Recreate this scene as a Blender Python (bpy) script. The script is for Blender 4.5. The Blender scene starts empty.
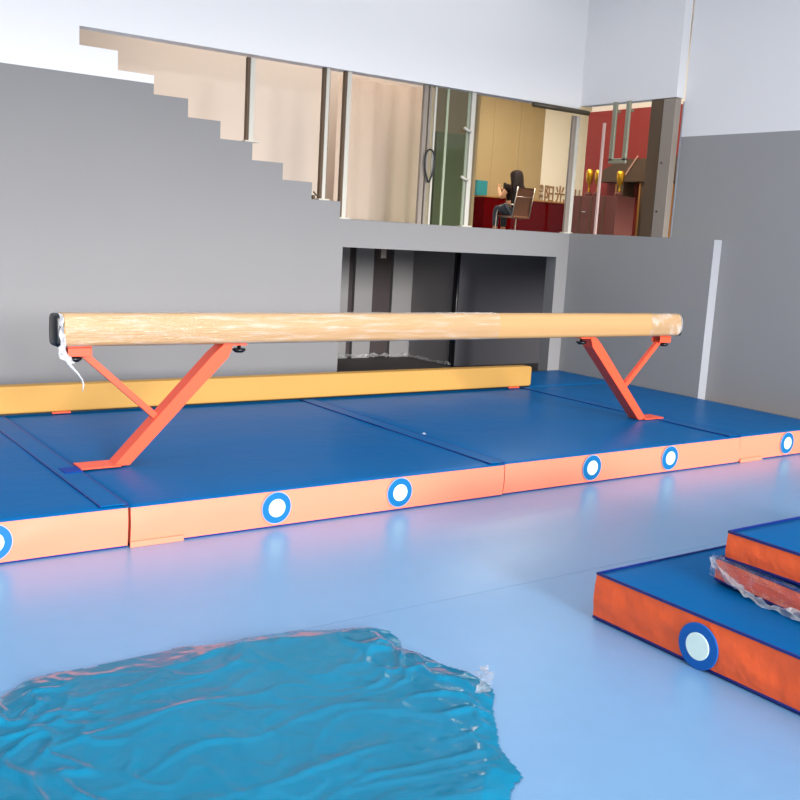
import bpy, bmesh, math, random
from mathutils import Vector, Matrix
from mathutils import noise as mnoise

scene = bpy.context.scene
COL = scene.collection
random.seed(7)

# ------------------------------------------------------------------ camera
cam_data = bpy.data.cameras.new('camera')
cam = bpy.data.objects.new('camera', cam_data)
COL.objects.link(cam)
cam.location = (0.0, 0.0, 1.6)
cam.rotation_euler = (math.radians(80.526), math.radians(-3.256), math.radians(-35.104))
cam_data.sensor_fit = 'HORIZONTAL'
cam_data.sensor_width = 36.0
cam_data.lens = 36.0 * 996.06 / 800.0
cam_data.clip_end = 100
scene.camera = cam

# ------------------------------------------------------------------ world
world = bpy.data.worlds.new('world')
scene.world = world
world.use_nodes = True
bg = world.node_tree.nodes['Background']
bg.inputs['Color'].default_value = (0.85, 0.92, 1.0, 1)
bg.inputs['Strength'].default_value = 1.0


def area(name, loc, rot, sx, sy, power, color=(1, 1, 1)):
    d = bpy.data.lights.new(name, 'AREA')
    d.shape = 'RECTANGLE'
    d.size = sx
    d.size_y = sy
    d.energy = power
    d.color = color
    o = bpy.data.objects.new(name, d)
    COL.objects.link(o)
    o.location = loc
    o.rotation_euler = rot
    return o


PI = math.pi
# low bright daylight through the big shop window behind the camera
sd = bpy.data.lights.new('low_daylight', 'SUN')
sd.energy = 5.2
sd.angle = math.radians(16)
sd.color = (1.0, 0.985, 0.96)
so = bpy.data.objects.new('low_daylight', sd)
COL.objects.link(so)
so.rotation_euler = (math.radians(79), 0, math.radians(-3))
area('window_daylight', (2.6, -3.4, 1.75), (PI / 2, 0, 0), 9.5, 3.2, 280, (1.0, 0.98, 0.95))
# unseen soft fill light added under the hall ceiling
area('hall_fill_light', (2.6, 3.6, 4.35), (0, 0, 0), 9.0, 8.0, 170, (1.0, 0.96, 0.92))
# warm lamps of the upstairs office
area('office_ceiling_light', (13.6, 14.2, 4.85), (0, 0, 0), 3.0, 3.0, 200, (1.0, 0.93, 0.80))
area('office_side_light', (10.2, 10.6, 4.85), (0, 0, 0), 2.0, 3.0, 110, (1.0, 0.90, 0.78))
area('landing_fill_light', (4.9, 8.28, 4.25), (math.radians(38), 0, 0), 4.0, 0.30, 40, (1.0, 0.92, 0.84))  # unseen light added and tilted to brighten curtain and stairwell wall

scene.view_settings.view_transform = 'Standard'
scene.view_settings.look = 'None'
scene.view_settings.gamma = 1.0
scene.view_settings.use_curve_mapping = False
scene.view_settings.exposure = 0.0


# ------------------------------------------------------------------ materials
def lin(c):
    r = []
    for v in c:
        v /= 255.0
        r.append(v / 12.92 if v <= 0.04045 else ((v + 0.055) / 1.055) ** 2.4)
    return (*r, 1)


def mat(name, rgb, rough=0.5, spec=0.5, metal=0.0, bump=0.0, bscale=30.0, mottled=0.0, mscale=4.0, coat=0.0, detail=4.0, stretch=None):
    m = bpy.data.materials.new(name)
    m.use_nodes = True
    nt = m.node_tree
    b = nt.nodes['Principled BSDF']
    b.inputs['Base Color'].default_value = lin(rgb)
    b.inputs['Roughness'].default_value = rough
    b.inputs['Specular IOR Level'].default_value = spec
    b.inputs['Metallic'].default_value = metal
    b.inputs['Coat Weight'].default_value = coat
    if bump or mottled:
        tc = nt.nodes.new('ShaderNodeTexCoord')
        mp = nt.nodes.new('ShaderNodeMapping')
        nt.links.new(tc.outputs['Object'], mp.inputs['Vector'])
        if stretch:
            mp.inputs['Scale'].default_value = stretch
    if bump:
        n = nt.nodes.new('ShaderNodeTexNoise')
        n.inputs['Scale'].default_value = bscale
        n.inputs['Detail'].default_value = detail
        nt.links.new(mp.outputs['Vector'], n.inputs['Vector'])
        bp = nt.nodes.new('ShaderNodeBump')
        bp.inputs['Strength'].default_value = bump
        bp.inputs['Distance'].default_value = 0.01
        nt.links.new(n.outputs['Fac'], bp.inputs['Height'])
        nt.links.new(bp.outputs['Normal'], b.inputs['Normal'])
    if mottled:
        n2 = nt.nodes.new('ShaderNodeTexNoise')
        n2.inputs['Scale'].default_value = mscale
        n2.inputs['Detail'].default_value = 5.0
        nt.links.new(mp.outputs['Vector'], n2.inputs['Vector'])
        mx = nt.nodes.new('ShaderNodeMix')
        mx.data_type = 'RGBA'
        c = lin(rgb)
        mx.inputs[6].default_value = tuple(v * (1 - mottled) for v in c[:3]) + (1,)
        mx.inputs[7].default_value = tuple(min(1, v * (1 + mottled)) for v in c[:3]) + (1,)
        nt.links.new(n2.outputs['Fac'], mx.inputs[0])
        nt.links.new(mx.outputs[2], b.inputs['Base Color'])
    return m


def clear_mat(name, tint=(1, 1, 1), base=0.04, rough=0.08, haze=0.0, haze_rgb=(255, 255, 255), bump=0.0, bscale=20, patch=None, stretch=None, gloss=1.0):
    """thin clear sheet: transparent + a share of gloss and of white haze"""
    m = bpy.data.materials.new(name)
    m.use_nodes = True
    nt = m.node_tree
    nt.nodes.clear()
    N = nt.nodes.new
    out = N('ShaderNodeOutputMaterial')
    tr = N('ShaderNodeBsdfTransparent')
    tr.inputs['Color'].default_value = (*tint, 1)
    gl = N('ShaderNodeBsdfGlossy')
    gl.inputs['Roughness'].default_value = rough
    fr = N('ShaderNodeFresnel')
    fr.inputs['IOR'].default_value = 1.45
    ad = N('ShaderNodeMath')
    ad.operation = 'ADD'
    ad.use_clamp = True
    ad.inputs[1].default_value = base
    ge = N('ShaderNodeNewGeometry')
    inv = N('ShaderNodeMath')
    inv.operation = 'SUBTRACT'
    inv.inputs[0].default_value = 1.0
    nt.links.new(ge.outputs['Backfacing'], inv.inputs[1])
    ml = N('ShaderNodeMath')
    ml.operation = 'MULTIPLY'
    sc_ = N('ShaderNodeMath')
    sc_.operation = 'MULTIPLY'
    sc_.inputs[1].default_value = gloss
    nt.links.new(fr.outputs[0], sc_.inputs[0])
    nt.links.new(sc_.outputs[0], ml.inputs[0])
    nt.links.new(inv.outputs[0], ml.inputs[1])
    nt.links.new(ml.outputs[0], ad.inputs[0])
    mx = N('ShaderNodeMixShader')
    nt.links.new(ad.outputs[0], mx.inputs[0])
    nt.links.new(tr.outputs[0], mx.inputs[1])
    nt.links.new(gl.outputs[0], mx.inputs[2])
    last = mx
    tc = N('ShaderNodeTexCoord')
    mp = N('ShaderNodeMapping')
    nt.links.new(tc.outputs['Object'], mp.inputs['Vector'])
    if stretch:
        mp.inputs['Scale'].default_value = stretch
    if haze:
        df = N('ShaderNodeBsdfDiffuse')
        df.inputs['Color'].default_value = lin(haze_rgb)
        m2 = N('ShaderNodeMixShader')
        m2.inputs[0].default_value = haze
        if patch:
            n = N('ShaderNodeTexNoise')
            n.inputs['Scale'].default_value = patch
            n.inputs['Detail'].default_value = 6
            nt.links.new(mp.outputs['Vector'], n.inputs['Vector'])
            rp = N('ShaderNodeMapRange')
            rp.inputs[1].default_value = 0.5
            rp.inputs[2].default_value = 0.72
            rp.inputs[3].default_value = haze * 0.15
            rp.inputs[4].default_value = haze * 2
            nt.links.new(n.outputs['Fac'], rp.inputs[0])
            nt.links.new(rp.outputs[0], m2.inputs[0])
        nt.links.new(mx.outputs[0], m2.inputs[1])
        nt.links.new(df.outputs[0], m2.inputs[2])
        last = m2
    if bump:
        n = N('ShaderNodeTexNoise')
        n.inputs['Scale'].default_value = bscale
        nt.links.new(mp.outputs['Vector'], n.inputs['Vector'])
        bp = N('ShaderNodeBump')
        bp.inputs['Strength'].default_value = bump
        bp.inputs['Distance'].default_value = 0.02
        nt.links.new(n.outputs['Fac'], bp.inputs['Height'])
        nt.links.new(bp.outputs['Normal'], gl.inputs['Normal'])
    nt.links.new(last.outputs[0], out.inputs['Surface'])
    return m


M = {}
M['floor'] = mat('floor_vinyl_light_blue', (112, 158, 200), 0.33, 0.6, mottled=0.05, mscale=9, bump=0.05, bscale=160)
M['gray_wall'] = mat('grey_wall_paint', (140, 138, 138), 0.75, 0.3, mottled=0.03, mscale=1.5, bump=0.03, bscale=60)
M['right_wall'] = mat('grey_side_wall_paint', (158, 157, 156), 0.75, 0.3, mottled=0.03, mscale=1.5, bump=0.03, bscale=60)
M['white_wall'] = mat('white_wall_paint', (240, 238, 237), 0.8, 0.3, bump=0.02, bscale=60)
M['cream_wall'] = mat('cream_wall_paint', (205, 194, 184), 0.8, 0.3, mottled=0.02, mscale=2)
M['warm_wall'] = mat('warm_cream_paint', (254, 247, 232), 0.8, 0.3)
M['tan_wall'] = mat('tan_wall_tone', (172, 150, 110), 0.7, 0.3, mottled=0.04, mscale=2)
M['blue'] = mat('blue_vinyl', (0, 92, 152), 0.36, 0.03, mottled=0.08, mscale=2.5, bump=0.35, bscale=5, detail=2)
M['navy'] = mat('navy_piping_vinyl', (8, 34, 122), 0.4, 0.4)
M['orange'] = mat('orange_vinyl_bright_lit', (248, 134, 104), 0.45, 0.4, bump=0.15, bscale=8, detail=2)  # paler copy of the mat orange, strong front light put into the colour
M['orange_deep'] = mat('orange_vinyl_less_lit', (240, 96, 44), 0.38, 0.4, mottled=0.05, mscale=6, bump=1.0, bscale=11, detail=3)  # the same mat orange without that bright light in its colour
M['sky_blue'] = mat('bright_blue_vinyl', (0, 102, 158), 0.4, 0.4)
M['vent_blue'] = mat('royal_blue_vinyl', (8, 90, 170), 0.4, 0.4)
M['vent_white'] = mat('pale_vent_mesh', (225, 245, 235), 0.6, 0.3, bump=0.3, bscale=400)
M['rim_white'] = mat('pale_rim_print', (150, 168, 205), 0.5, 0.3)
M['beam'] = mat('tan_beam_suede', (178, 140, 94), 0.6, 0.3, mottled=0.05, mscale=3, stretch=(1, 8, 8))
M['low_beam'] = mat('ochre_beam_suede', (184, 140, 72), 0.65, 0.3, mottled=0.03, mscale=3)
M['orange_steel'] = mat('orange_painted_steel', (240, 84, 52), 0.35, 0.5)
M['black'] = mat('black_plastic', (14, 16, 20), 0.35, 0.5)
M['steel'] = mat('bright_steel', (190, 190, 190), 0.3, 0.5, metal=1.0)
M['glass'] = clear_mat('window_glass', (0.99, 0.985, 0.975), 0.0, 0.03, gloss=0.4)
M['tint_glass'] = clear_mat('grey_green_glass', (0.80, 0.80, 0.70), 0.03, 0.08)
M['film'] = clear_mat('clear_film', (1, 1, 1), 0.08, 0.18, haze=0.16, bump=0.8, bscale=30, patch=9)
M['wrap'] = clear_mat('stretch_wrap', (1, 1, 1), 0.05, 0.20, haze=0.10, bump=0.6, bscale=12, patch=5, stretch=(0.8, 9, 9))
M['alcove_film'] = clear_mat('greyish_film', (1, 1, 1), 0.1, 0.3, haze=0.22, haze_rgb=(220, 220, 220), bump=0.5, bscale=40)  # clear film with a faint grey-white haze
M['wrap_bright'] = clear_mat('gathered_wrap', (1, 1, 1), 0.25, 0.25, haze=0.38, haze_rgb=(225, 225, 228), bump=0.8, bscale=60)
M['teal'] = mat('teal_plastic_sheet', (0, 118, 154), 0.12, 0.16, mottled=0.12, mscale=6, bump=0.35, bscale=9, detail=3)
M['post'] = mat('cream_white_metal', (205, 199, 186), 0.4, 0.4)
M['bronze'] = mat('dark_bronze_metal', (72, 62, 44), 0.4, 0.5)
M['brown'] = mat('brown_metal', (92, 72, 52), 0.45, 0.4)
M['frame_gray'] = mat('warm_grey_metal', (150, 138, 126), 0.4, 0.5)
M['handle'] = mat('brushed_grey_green_metal', (150, 150, 130), 0.35, 0.5, metal=0.3)
M['curtain'] = mat('cream_curtain_cloth', (246, 232, 218), 0.9, 0.2)
M['red'] = mat('dark_red_panel', (88, 0, 1), 0.7, 0.0)
M['red_board'] = mat('red_display_board', (160, 56, 48), 0.5, 0.3, mottled=0.08, mscale=1.2)
M['gold'] = mat('gold_metal', (225, 170, 40), 0.25, 0.5, metal=0.8)
M['maroon'] = mat('maroon_wood', (112, 62, 56), 0.5, 0.4, mottled=0.06, mscale=3)
M['green'] = mat('green_door_panel', (84, 98, 66), 0.5, 0.4)
M['olive'] = mat('olive_brown_panel', (132, 118, 94), 0.5, 0.4)
M['gold_wood'] = mat('gold_edged_wood', (176, 120, 60), 0.4, 0.4)
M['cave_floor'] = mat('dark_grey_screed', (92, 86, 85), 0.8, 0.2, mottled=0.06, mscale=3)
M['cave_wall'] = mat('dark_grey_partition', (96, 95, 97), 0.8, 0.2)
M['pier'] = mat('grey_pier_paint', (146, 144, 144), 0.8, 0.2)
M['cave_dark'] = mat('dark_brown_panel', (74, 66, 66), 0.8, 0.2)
M['hair'] = mat('dark_brown_hair', (30, 13, 8), 0.6, 0.2, bump=0.5, bscale=90, stretch=(4, 4, 0.4))
M['skin'] = mat('skin_tone', (214, 160, 122), 0.55, 0.4)
M['shirt'] = mat('dark_brown_cloth', (28, 14, 12), 0.85, 0.2)
M['jeans'] = mat('grey_blue_denim', (70, 76, 88), 0.85, 0.2)
M['mesh_back'] = mat('brown_mesh_fabric', (138, 92, 68), 0.7, 0.3, bump=0.4, bscale=200)
M['chrome'] = mat('chrome_tube', (200, 190, 180), 0.2, 0.5, metal=0.9)
M['sign'] = mat('dark_gold_lettering', (158, 122, 86), 0.5, 0.4)
M['teal_box'] = mat('teal_card', (40, 130, 140), 0.5, 0.3)
M['lit_edge'] = mat('lit_edge_tone', (168, 170, 176), 0.7, 0.3)


# ------------------------------------------------------------------ mesh helpers
def obj(name, bm, material, parent=None, smooth=False):
    me = bpy.data.meshes.new(name)
    bmesh.ops.recalc_face_normals(bm, faces=bm.faces)
    bm.to_mesh(me)
    bm.free()
    if isinstance(material, (list, tuple)):
        for m in material:
            me.materials.append(m)
    else:
        me.materials.append(material)
    if smooth:
        for p in me.polygons:
            p.use_smooth = True
    o = bpy.data.objects.new(name, me)
    COL.objects.link(o)
    if parent:
        o.parent = parent
    return o


def tag(o, label, cat, group=None):
    o['label'] = label
    o['category'] = cat
    if group:
        o['group'] = group
    return o


def thing(name, label, cat, loc=(0, 0, 0), rotz=0, group=None):
    o = bpy.data.objects.new(name, None)
    o.empty_display_size = 0.1
    COL.objects.link(o)
    o.location = loc
    o.rotation_euler = (0, 0, rotz)
    return tag(o, label, cat, group)


def struct(name, bm, m, smooth=False):
    o = obj(name, bm, m, None, smooth)
    o['kind'] = 'structure'
    return o


def box(bm, x0, x1, y0, y1, z0, z1, bevel=0.0, seg=2):
    vs = [bm.verts.new((x, y, z)) for x in (x0, x1) for y in (y0, y1) for z in (z0, z1)]
    idx = [(0, 1, 3, 2), (4, 6, 7, 5), (0, 4, 5, 1), (2, 3, 7, 6), (0, 2, 6, 4), (1, 5, 7, 3)]
    fs = [bm.faces.new([vs[i] for i in f]) for f in idx]
    if bevel:
        es = set()
        for f in fs:
            es.update(f.edges)
        bmesh.ops.bevel(bm, geom=list(es), offset=bevel, segments=seg, affect='EDGES', profile=0.5)
    return fs


def bx(x0, x1, y0, y1, z0, z1, bevel=0.0, seg=2):
    bm = bmesh.new()
    box(bm, x0, x1, y0, y1, z0, z1, bevel, seg)
    bmesh.ops.recalc_face_normals(bm, faces=bm.faces)
    return bm


def extrude_poly(pts, axis, a0, a1):
    """polygon in the plane across `axis`, extruded from a0 to a1"""
    bm = bmesh.new()

    def v(p, a):
        if axis == 'Y':
            return (p[0], a, p[1])
        if axis == 'X':
            return (a, p[0], p[1])
        return (p[0], p[1], a)
    A = [bm.verts.new(v(p, a0)) for p in pts]
    B = [bm.verts.new(v(p, a1)) for p in pts]
    fa = bm.faces.new(A)
    fb = bm.faces.new(list(reversed(B)))
    n = len(pts)
    for i in range(n):
        bm.faces.new([A[i], B[i], B[(i + 1) % n], A[(i + 1) % n]])
    bmesh.ops.triangulate(bm, faces=[fa, fb])
    return bm


def tube(bm, pts, r, n=10, radii=None, cap=True):
    pts = [Vector(p) for p in pts]
    rings = []
    up = None
    for i, p in enumerate(pts):
        if i == 0:
            d = pts[1] - pts[0]
        elif i == len(pts) - 1:
            d = pts[-1] - pts[-2]
        else:
            d = pts[i + 1] - pts[i - 1]
        d.normalize()
        if up is None:
            up = Vector((0, 0, 1)) if abs(d.z) < 0.9 else Vector((1, 0, 0))
        a = d.cross(up)
        if a.length < 1e-4:
            a = d.cross(Vector((0, 1, 0)))
        a.normalize()
        b = a.cross(d).normalized()
        up = b
        rr = radii[i] if radii else r
        rings.append([bm.verts.new(p + a * math.cos(t) * rr + b * math.sin(t) * rr)
                      for t in [2 * PI * k / n for k in range(n)]])
    for i in range(len(rings) - 1):
        for k in range(n):
            bm.faces.new([rings[i][k], rings[i][(k + 1) % n], rings[i + 1][(k + 1) % n], rings[i + 1][k]])
    if cap:
        bm.faces.new(rings[0])
        bm.faces.new(list(reversed(rings[-1])))


def lathe(bm, prof, n=20, c=(0, 0, 0), axis='Z'):
    """prof: list of (radius, height)"""
    rings = []
    for r, h in prof:
        ring = []
        for k in range(n):
            t = 2 * PI * k / n
            x, y = math.cos(t) * r, math.sin(t) * r
            if axis == 'Z':
                p = (c[0] + x, c[1] + y, c[2] + h)
            elif axis == 'Y':
                p = (c[0] + x, c[1] + h, c[2] + y)
            else:
                p = (c[0] + h, c[1] + x, c[2] + y)
            ring.append(bm.verts.new(p))
        rings.append(ring)
    for i in range(len(rings) - 1):
        for k in range(n):
            bm.faces.new([rings[i][k], rings[i][(k + 1) % n], rings[i + 1][(k + 1) % n], rings[i + 1][k]])
    bm.faces.new(rings[0])
    bm.faces.new(list(reversed(rings[-1])))


def square_bar(bm, p0, p1, w, d, side=Vector((0, 1, 0))):
    """rectangular tube from p0 to p1: width w in the bar's plane, depth d along `side`"""
    p0, p1 = Vector(p0), Vector(p1)
    a = (p1 - p0).normalized()
    s = side.normalized()
    t = a.cross(s).normalized()
    V = []
    for p in (p0, p1):
        for (i, j) in ((-1, -1), (1, -1), (1, 1), (-1, 1)):
            V.append(bm.verts.new(p + t * i * w / 2 + s * j * d / 2))
    for k in range(4):
        bm.faces.new([V[k], V[(k + 1) % 4], V[4 + (k + 1) % 4], V[4 + k]])
    bm.faces.new(V[:4])
    bm.faces.new(list(reversed(V[4:])))


def prism_y(pts, y0, y1, bevel=0.0):
    bm = extrude_poly(pts, 'Y', y0, y1)
    if bevel:
        bmesh.ops.dissolve_limit(bm, angle_limit=0.01, verts=bm.verts, edges=bm.edges)
        bmesh.ops.bevel(bm, geom=list(bm.edges), offset=bevel, segments=2, affect='EDGES')
    return bm


# ------------------------------------------------------------------ room shell
# pale blue floor covering in two lengths meeting at a seam
b = bx(-3.2, 8.1, -3.8, 3.303, -0.06, 0.0)
struct('floor', b, M['floor'])
b = bx(-3.2, 8.1, 3.306, 8.09, -0.06, -0.0005)
struct('floor_far', b, M['floor'])
struct('floor_alcove', bx(4.5, 11.5, 8.09, 11.0, -0.06, 0.0), M['cave_floor'])

# grey back wall: stair side with stepped top, low opening, pilaster
RX = [4.895, 4.588, 4.287, 3.985, 3.683, 3.391, 3.096, 2.80, 2.50]
RZ = [1.706, 1.861, 2.010, 2.153, 2.301, 2.444, 2.590, 2.67]
b = bmesh.new()
box(b, -3.2, 3.096, 7.94, 8.09, 0, 2.67)
for i in range(1, 7):
    if i < 6:
        box(b, RX[i], RX[i - 1], 7.94, 8.09, 0 if i > 0 else 0, RZ[i])
    else:
        box(b, 3.096, RX[i - 1], 7.94, 8.09, 0, RZ[i])
box(b, 4.895, 4.942, 7.94, 8.09, 0, 1.706)
box(b, 4.942, 7.668, 7.94, 8.09, 1.449, 1.706)
box(b, 7.668, 7.84, 7.94, 8.09, 0, 1.706)
struct('wall_back', b, M['gray_wall'])
b = bmesh.new()
box(b, -3.2, 7.84, 7.94, 8.09, 3.02, 4.5)
for x0, x1, z1 in ((2.80, 3.096, 2.735), (2.50, 2.80, 2.88), (-3.2, 2.50, 3.02)):
    box(b, x0, x1, 7.94, 8.09, 2.67, z1)
struct('wall_back_upper', b, M['white_wall'])

# side wall of the platform and the wall right of it
struct('wall_platform_side', bx(7.84, 7.95, 6.04, 7.94, 0, 1.712), M['right_wall'])
struct('trim_lit_end', bx(7.84, 7.95, 6.034, 6.04, 0, 1.712), M['lit_edge'])  # end face of the side wall, bright window light put into its colour
struct('wall_right', bx(7.95, 8.1, -3.8, 6.64, 0, 2.686), M['right_wall'])
struct('wall_right_upper', bx(7.95, 8.1, -3.8, 6.64, 2.686, 4.5), M['white_wall'])
struct('trim_lit_edge', bx(7.945, 8.1, 6.64, 6.655, 1.712, 3.02), M['lit_edge'])  # highlight on the wall's end edge, put in as a pale strip
struct('wall_right_header', bx(7.84, 7.95, 6.655, 7.94, 3.05, 4.5), M['white_wall'])

struct('ceiling', bx(-3.2, 8.1, -3.8, 8.09, 4.5, 4.6), M['white_wall'])
struct('wall_left', bx(-3.2, -3.0, -3.8, 7.94, 0, 4.5), M['white_wall'])
# rear wall around the shop window, behind the camera
b = bmesh.new()
box(b, -3.0, -2.7, -3.8, -3.6, 0, 4.5)
box(b, 7.75, 7.95, -3.8, -3.6, 0, 4.5)
box(b, -2.7, 7.75, -3.8, -3.6, 4.2, 4.5)
box(b, -2.7, 7.75, -3.8, -3.6, 0, 0.2)
struct('wall_rear', b, M['white_wall'])
b = bmesh.new()
for x in (-2.7, -0.1, 2.5, 5.1, 7.69):
    box(b, x, x + 0.06, -3.74, -3.66, 0.2, 4.2)
box(b, -2.7, 7.75, -3.74, -3.66, 4.14, 4.2)
struct('window_1', b, M['frame_gray'])

# upper storey slab
b = bmesh.new()
box(b, 4.9, 20.0, 8.09, 18.0, 1.449, 1.70)
box(b, 7.95, 20.0, 6.66, 8.09, 1.449, 1.70)
struct('floor_upstairs', b, M['cave_wall'])
# steps behind the stepped wall
b = bmesh.new()
for i in range(1, 7):
    box(b, RX[i], RX[i - 1], 8.09, 9.0, RZ[i] - 0.30, RZ[i] - 0.012)
struct('stair_flight', b, M['cream_wall'])
# walls upstairs
struct('wall_stairwell', bx(0.5, 6.72, 9.0, 9.1, 1.70, 4.6), M['cream_wall'])
struct('wall_stairwell_left', bx(0.5, 0.6, 8.09, 9.0, 1.5, 4.6), M['cream_wall'])
struct('ceiling_stairwell', bx(0.5, 7.0, 8.09, 9.1, 4.4, 4.5), M['white_wall'])
struct('wall_office_back', bx(12.0, 20.0, 17.0, 17.1, 1.70, 5.0), M['warm_wall'])
struct('wall_office_left', bx(7.72, 7.82, 9.6, 14.0, 1.70, 5.0), M['tan_wall'])
struct('wall_office_right', bx(12.56, 12.7, 6.6, 12.44, 1.70, 5.0), M['warm_wall'])
struct('wall_office_end', bx(8.1, 20.0, 6.56, 6.64, 2.7, 5.0), M['warm_wall'])
struct('wall_office_far_side', bx(19.0, 19.1, 12.4, 17.0, 1.70, 5.0), M['warm_wall'])
struct('wall_office_return', bx(12.7, 19.0, 12.34, 12.44, 1.70, 5.0), M['warm_wall'])
struct('ceiling_office', bx(6.7, 20.0, 8.09, 17.1, 5.0, 5.1), M['warm_wall'])
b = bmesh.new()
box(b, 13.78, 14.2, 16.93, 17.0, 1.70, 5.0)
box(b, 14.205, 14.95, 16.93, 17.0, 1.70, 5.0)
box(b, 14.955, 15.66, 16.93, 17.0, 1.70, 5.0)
struct('trim_3', b, M['tan_wall'])  # dimmer light on this stretch of wall is put into the tan

# glazed partition on the platform edge
b = bmesh.new()
box(b, 4.985, 5.80, 7.985, 7.993, 1.706, 3.02)
o = struct('window_2', b, M['glass'])
b = bmesh.new()
box(b, 6.44, 7.80, 7.985, 7.993, 1.706, 3.02)
o = struct('window_3', b, M['glass'])
b = bmesh.new()
box(b, 7.87, 7.878, 6.96, 7.90, 1.712, 3.05)
o = struct('window_4', b, M['glass'])


def post(x, y, z0, z1, w, label, dark=True):
    t = thing('partition_post', label, 'post', (x, y, z0), 0, 'posts of the glass partition')
    obj('upright', bx(-w / 2, w / 2, -0.02, 0.03, 0, z1 - z0, 0.003), M['post'], t)
    if dark:
        obj('seal_strip', bx(-w / 2 - 0.023, -w / 2, -0.01, 0.03, 0, z1 - z0), M['brown'], t)
    obj('base_plate', bx(-w / 2 - 0.035, w / 2 + 0.045, -0.03, 0.05, 0, 0.014, 0.003), M['post'], t)
    return t


post(3.985, 7.99, 2.303, 3.0, 0.045, 'short white post standing highest up the stepped wall')
post(4.73, 7.99, 1.861, 3.02, 0.035, 'white post on the lowest wall step')
post(4.955, 7.99, 1.706, 3.02, 0.045, 'white post where the steps meet the level ledge')
p6 = post(6.41, 7.99, 1.706, 3.02, 0.05, 'white post with two clips beside the green door', False)
for zz in (0.46, 0.93):
    b = bmesh.new()
    tube(b, [(-0.02, -0.02, zz), (-0.07, -0.03, zz + 0.01), (-0.11, -0.03, zz + 0.03)], 0.014, 8)
    obj('hinge_clip', b, M['post'], p6, True)
t = thing('partition_post', 'white corner post of the partition left of the red display', 'post', (7.835, 7.965, 1.706), 0, 'posts of the glass partition')
obj('upright', bx(-0.025, 0.022, -0.022, 0.025, 0, 1.24, 0.003), M['post'], t)
obj('seal_strip', bx(-0.07, -0.025, -0.005, 0.02, 0, 1.24), M['frame_gray'], t)
obj('base_plate', bx(-0.08, 0.05, -0.025, 0.05, 0, 0.014, 0.003), M['post'], t)

b = bmesh.new()
tube(b, [(7.13, 7.90, 2.985), (7.93, 7.90, 2.985)], 0.026, 12)
tag(obj('head_rail', b, M['bronze'], None, True), 'dark bronze rail running along the head of the glass partition', 'rail')

# grey door frame at the right end of the side glazing
t = thing('door_frame', 'brown and grey metal frame beside the red display, against the grey wall', 'frame', (7.86, 6.96, 1.712))
obj('inner_stile', bx(-0.02, 0.05, -0.15, 0.0, 0, 1.33, 0.003), M['brown'], t)
obj('outer_stile', bx(-0.02, 0.06, -0.305, -0.155, 0, 1.33, 0.004), M['frame_gray'], t)
for zz in (0.25, 0.72):
    b = bmesh.new()
    lathe(b, [(0.008, 0), (0.008, -0.01)], 10, (-0.02, -0.20, zz), 'X')
    obj('screw', b, M['black'], t)

b = bmesh.new()
y0, y1, z0, x = 7.215, 7.395, 2.46, 7.80
s = 0.026
box(b, x - s / 2, x + s / 2, y0 - s, y0 + s, z0, 3.05, 0.004)
box(b, x - s / 2, x + s / 2, y1 - s, y1 + s, z0, 3.05, 0.004)
box(b, x - s / 2, x + s / 2, y0 - s, y1 + s, z0 - s, z0 + s, 0.004)
for yy in (y0, y1):
    box(b, x, 7.87, yy - 0.01, yy + 0.01, 2.95, 2.97)
tag(obj('door_handle', b, M['handle']), 'long grey loop pull handle hanging in front of the red display', 'handle')
b = bx(7.862, 7.885, 7.588, 7.612, 1.712, 2.86)
tag(obj('glass_joint', b, mat('pink_white_seal', (230, 196, 186), 0.4)), 'thin pinkish upright joint strip in the side glazing', 'strip')

# grey-green glass door of the stair head
t = thing('glass_door', 'grey green tinted glass door between the curtain and white post', 'door', (5.82, 8.0, 1.706))
obj('pane', bx(0.03, 0.55, 0.0, 0.008, 0.0, 1.31), M['tint_glass'], t)
obj('stile', bx(-0.01, 0.035, -0.015, 0.02, 0, 1.31), M['frame_gray'], t)
obj('stile', bx(0.055, 0.08, -0.015, 0.02, 0, 1.31), M['frame_gray'], t)
obj('bright_strip', bx(0.12, 0.14, -0.015, 0.0, 0, 1.31), M['post'], t)
obj('pale_strip', bx(0.268, 0.293, -0.012, 0.0, 0, 1.31), mat('pale_green_metal', (168, 176, 148), 0.4), t)
obj('edge_strip', bx(0.53, 0.56, -0.012, 0.0, 0, 1.31), mat('grey_green_metal', (150, 156, 134), 0.4), t)
# black cable loop hanging on the door
b = bmesh.new()
P = []
for k in range(29):
    a = 2 * PI * k / 28
    w = math.sin(a) * 0.072 * (1 - 0.42 * (0.5 - 0.5 * math.cos(a)))
    P.append((5.895 + w, 7.955, 2.275 + 0.145 * math.cos(a) - (0.02 if 12 < k < 16 else 0)))
tube(b, P, 0.009, 8)
tag(obj('cable_loop', b, M['black'], None, True), 'black teardrop shaped cable loop hanging on the glass door', 'cable')

struct('wall_landing', bx(6.72, 7.70, 9.5, 9.6, 1.70, 5.0), M['olive'])
b = bx(7.05, 7.52, 9.40, 9.499, 1.70, 2.78, 0.004)
tag(obj('green_cabinet', b, M['green']), 'dark green panel cabinet seen through the tinted glass door', 'cabinet')

# curtain in soft folds
bm = bmesh.new()
n = 150
rows = []
for zz in (1.72, 3.1):
    rows.append([bm.verts.new((5.30 + 1.12 * k / n, 8.72 + 0.018 * math.sin(k * 0.21) + 0.02 * math.sin(k * 0.083 + 1), zz)) for k in range(n + 1)])
for k in range(n):
    bm.faces.new([rows[0][k], rows[0][k + 1], rows[1][k + 1], rows[1][k]])
bmesh.ops.solidify(bm, geom=list(bm.faces), thickness=0.006)
tag(obj('curtain', bm, M['curtain'], None, False), 'cream white curtain hanging in soft folds behind the glass', 'curtain')

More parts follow.
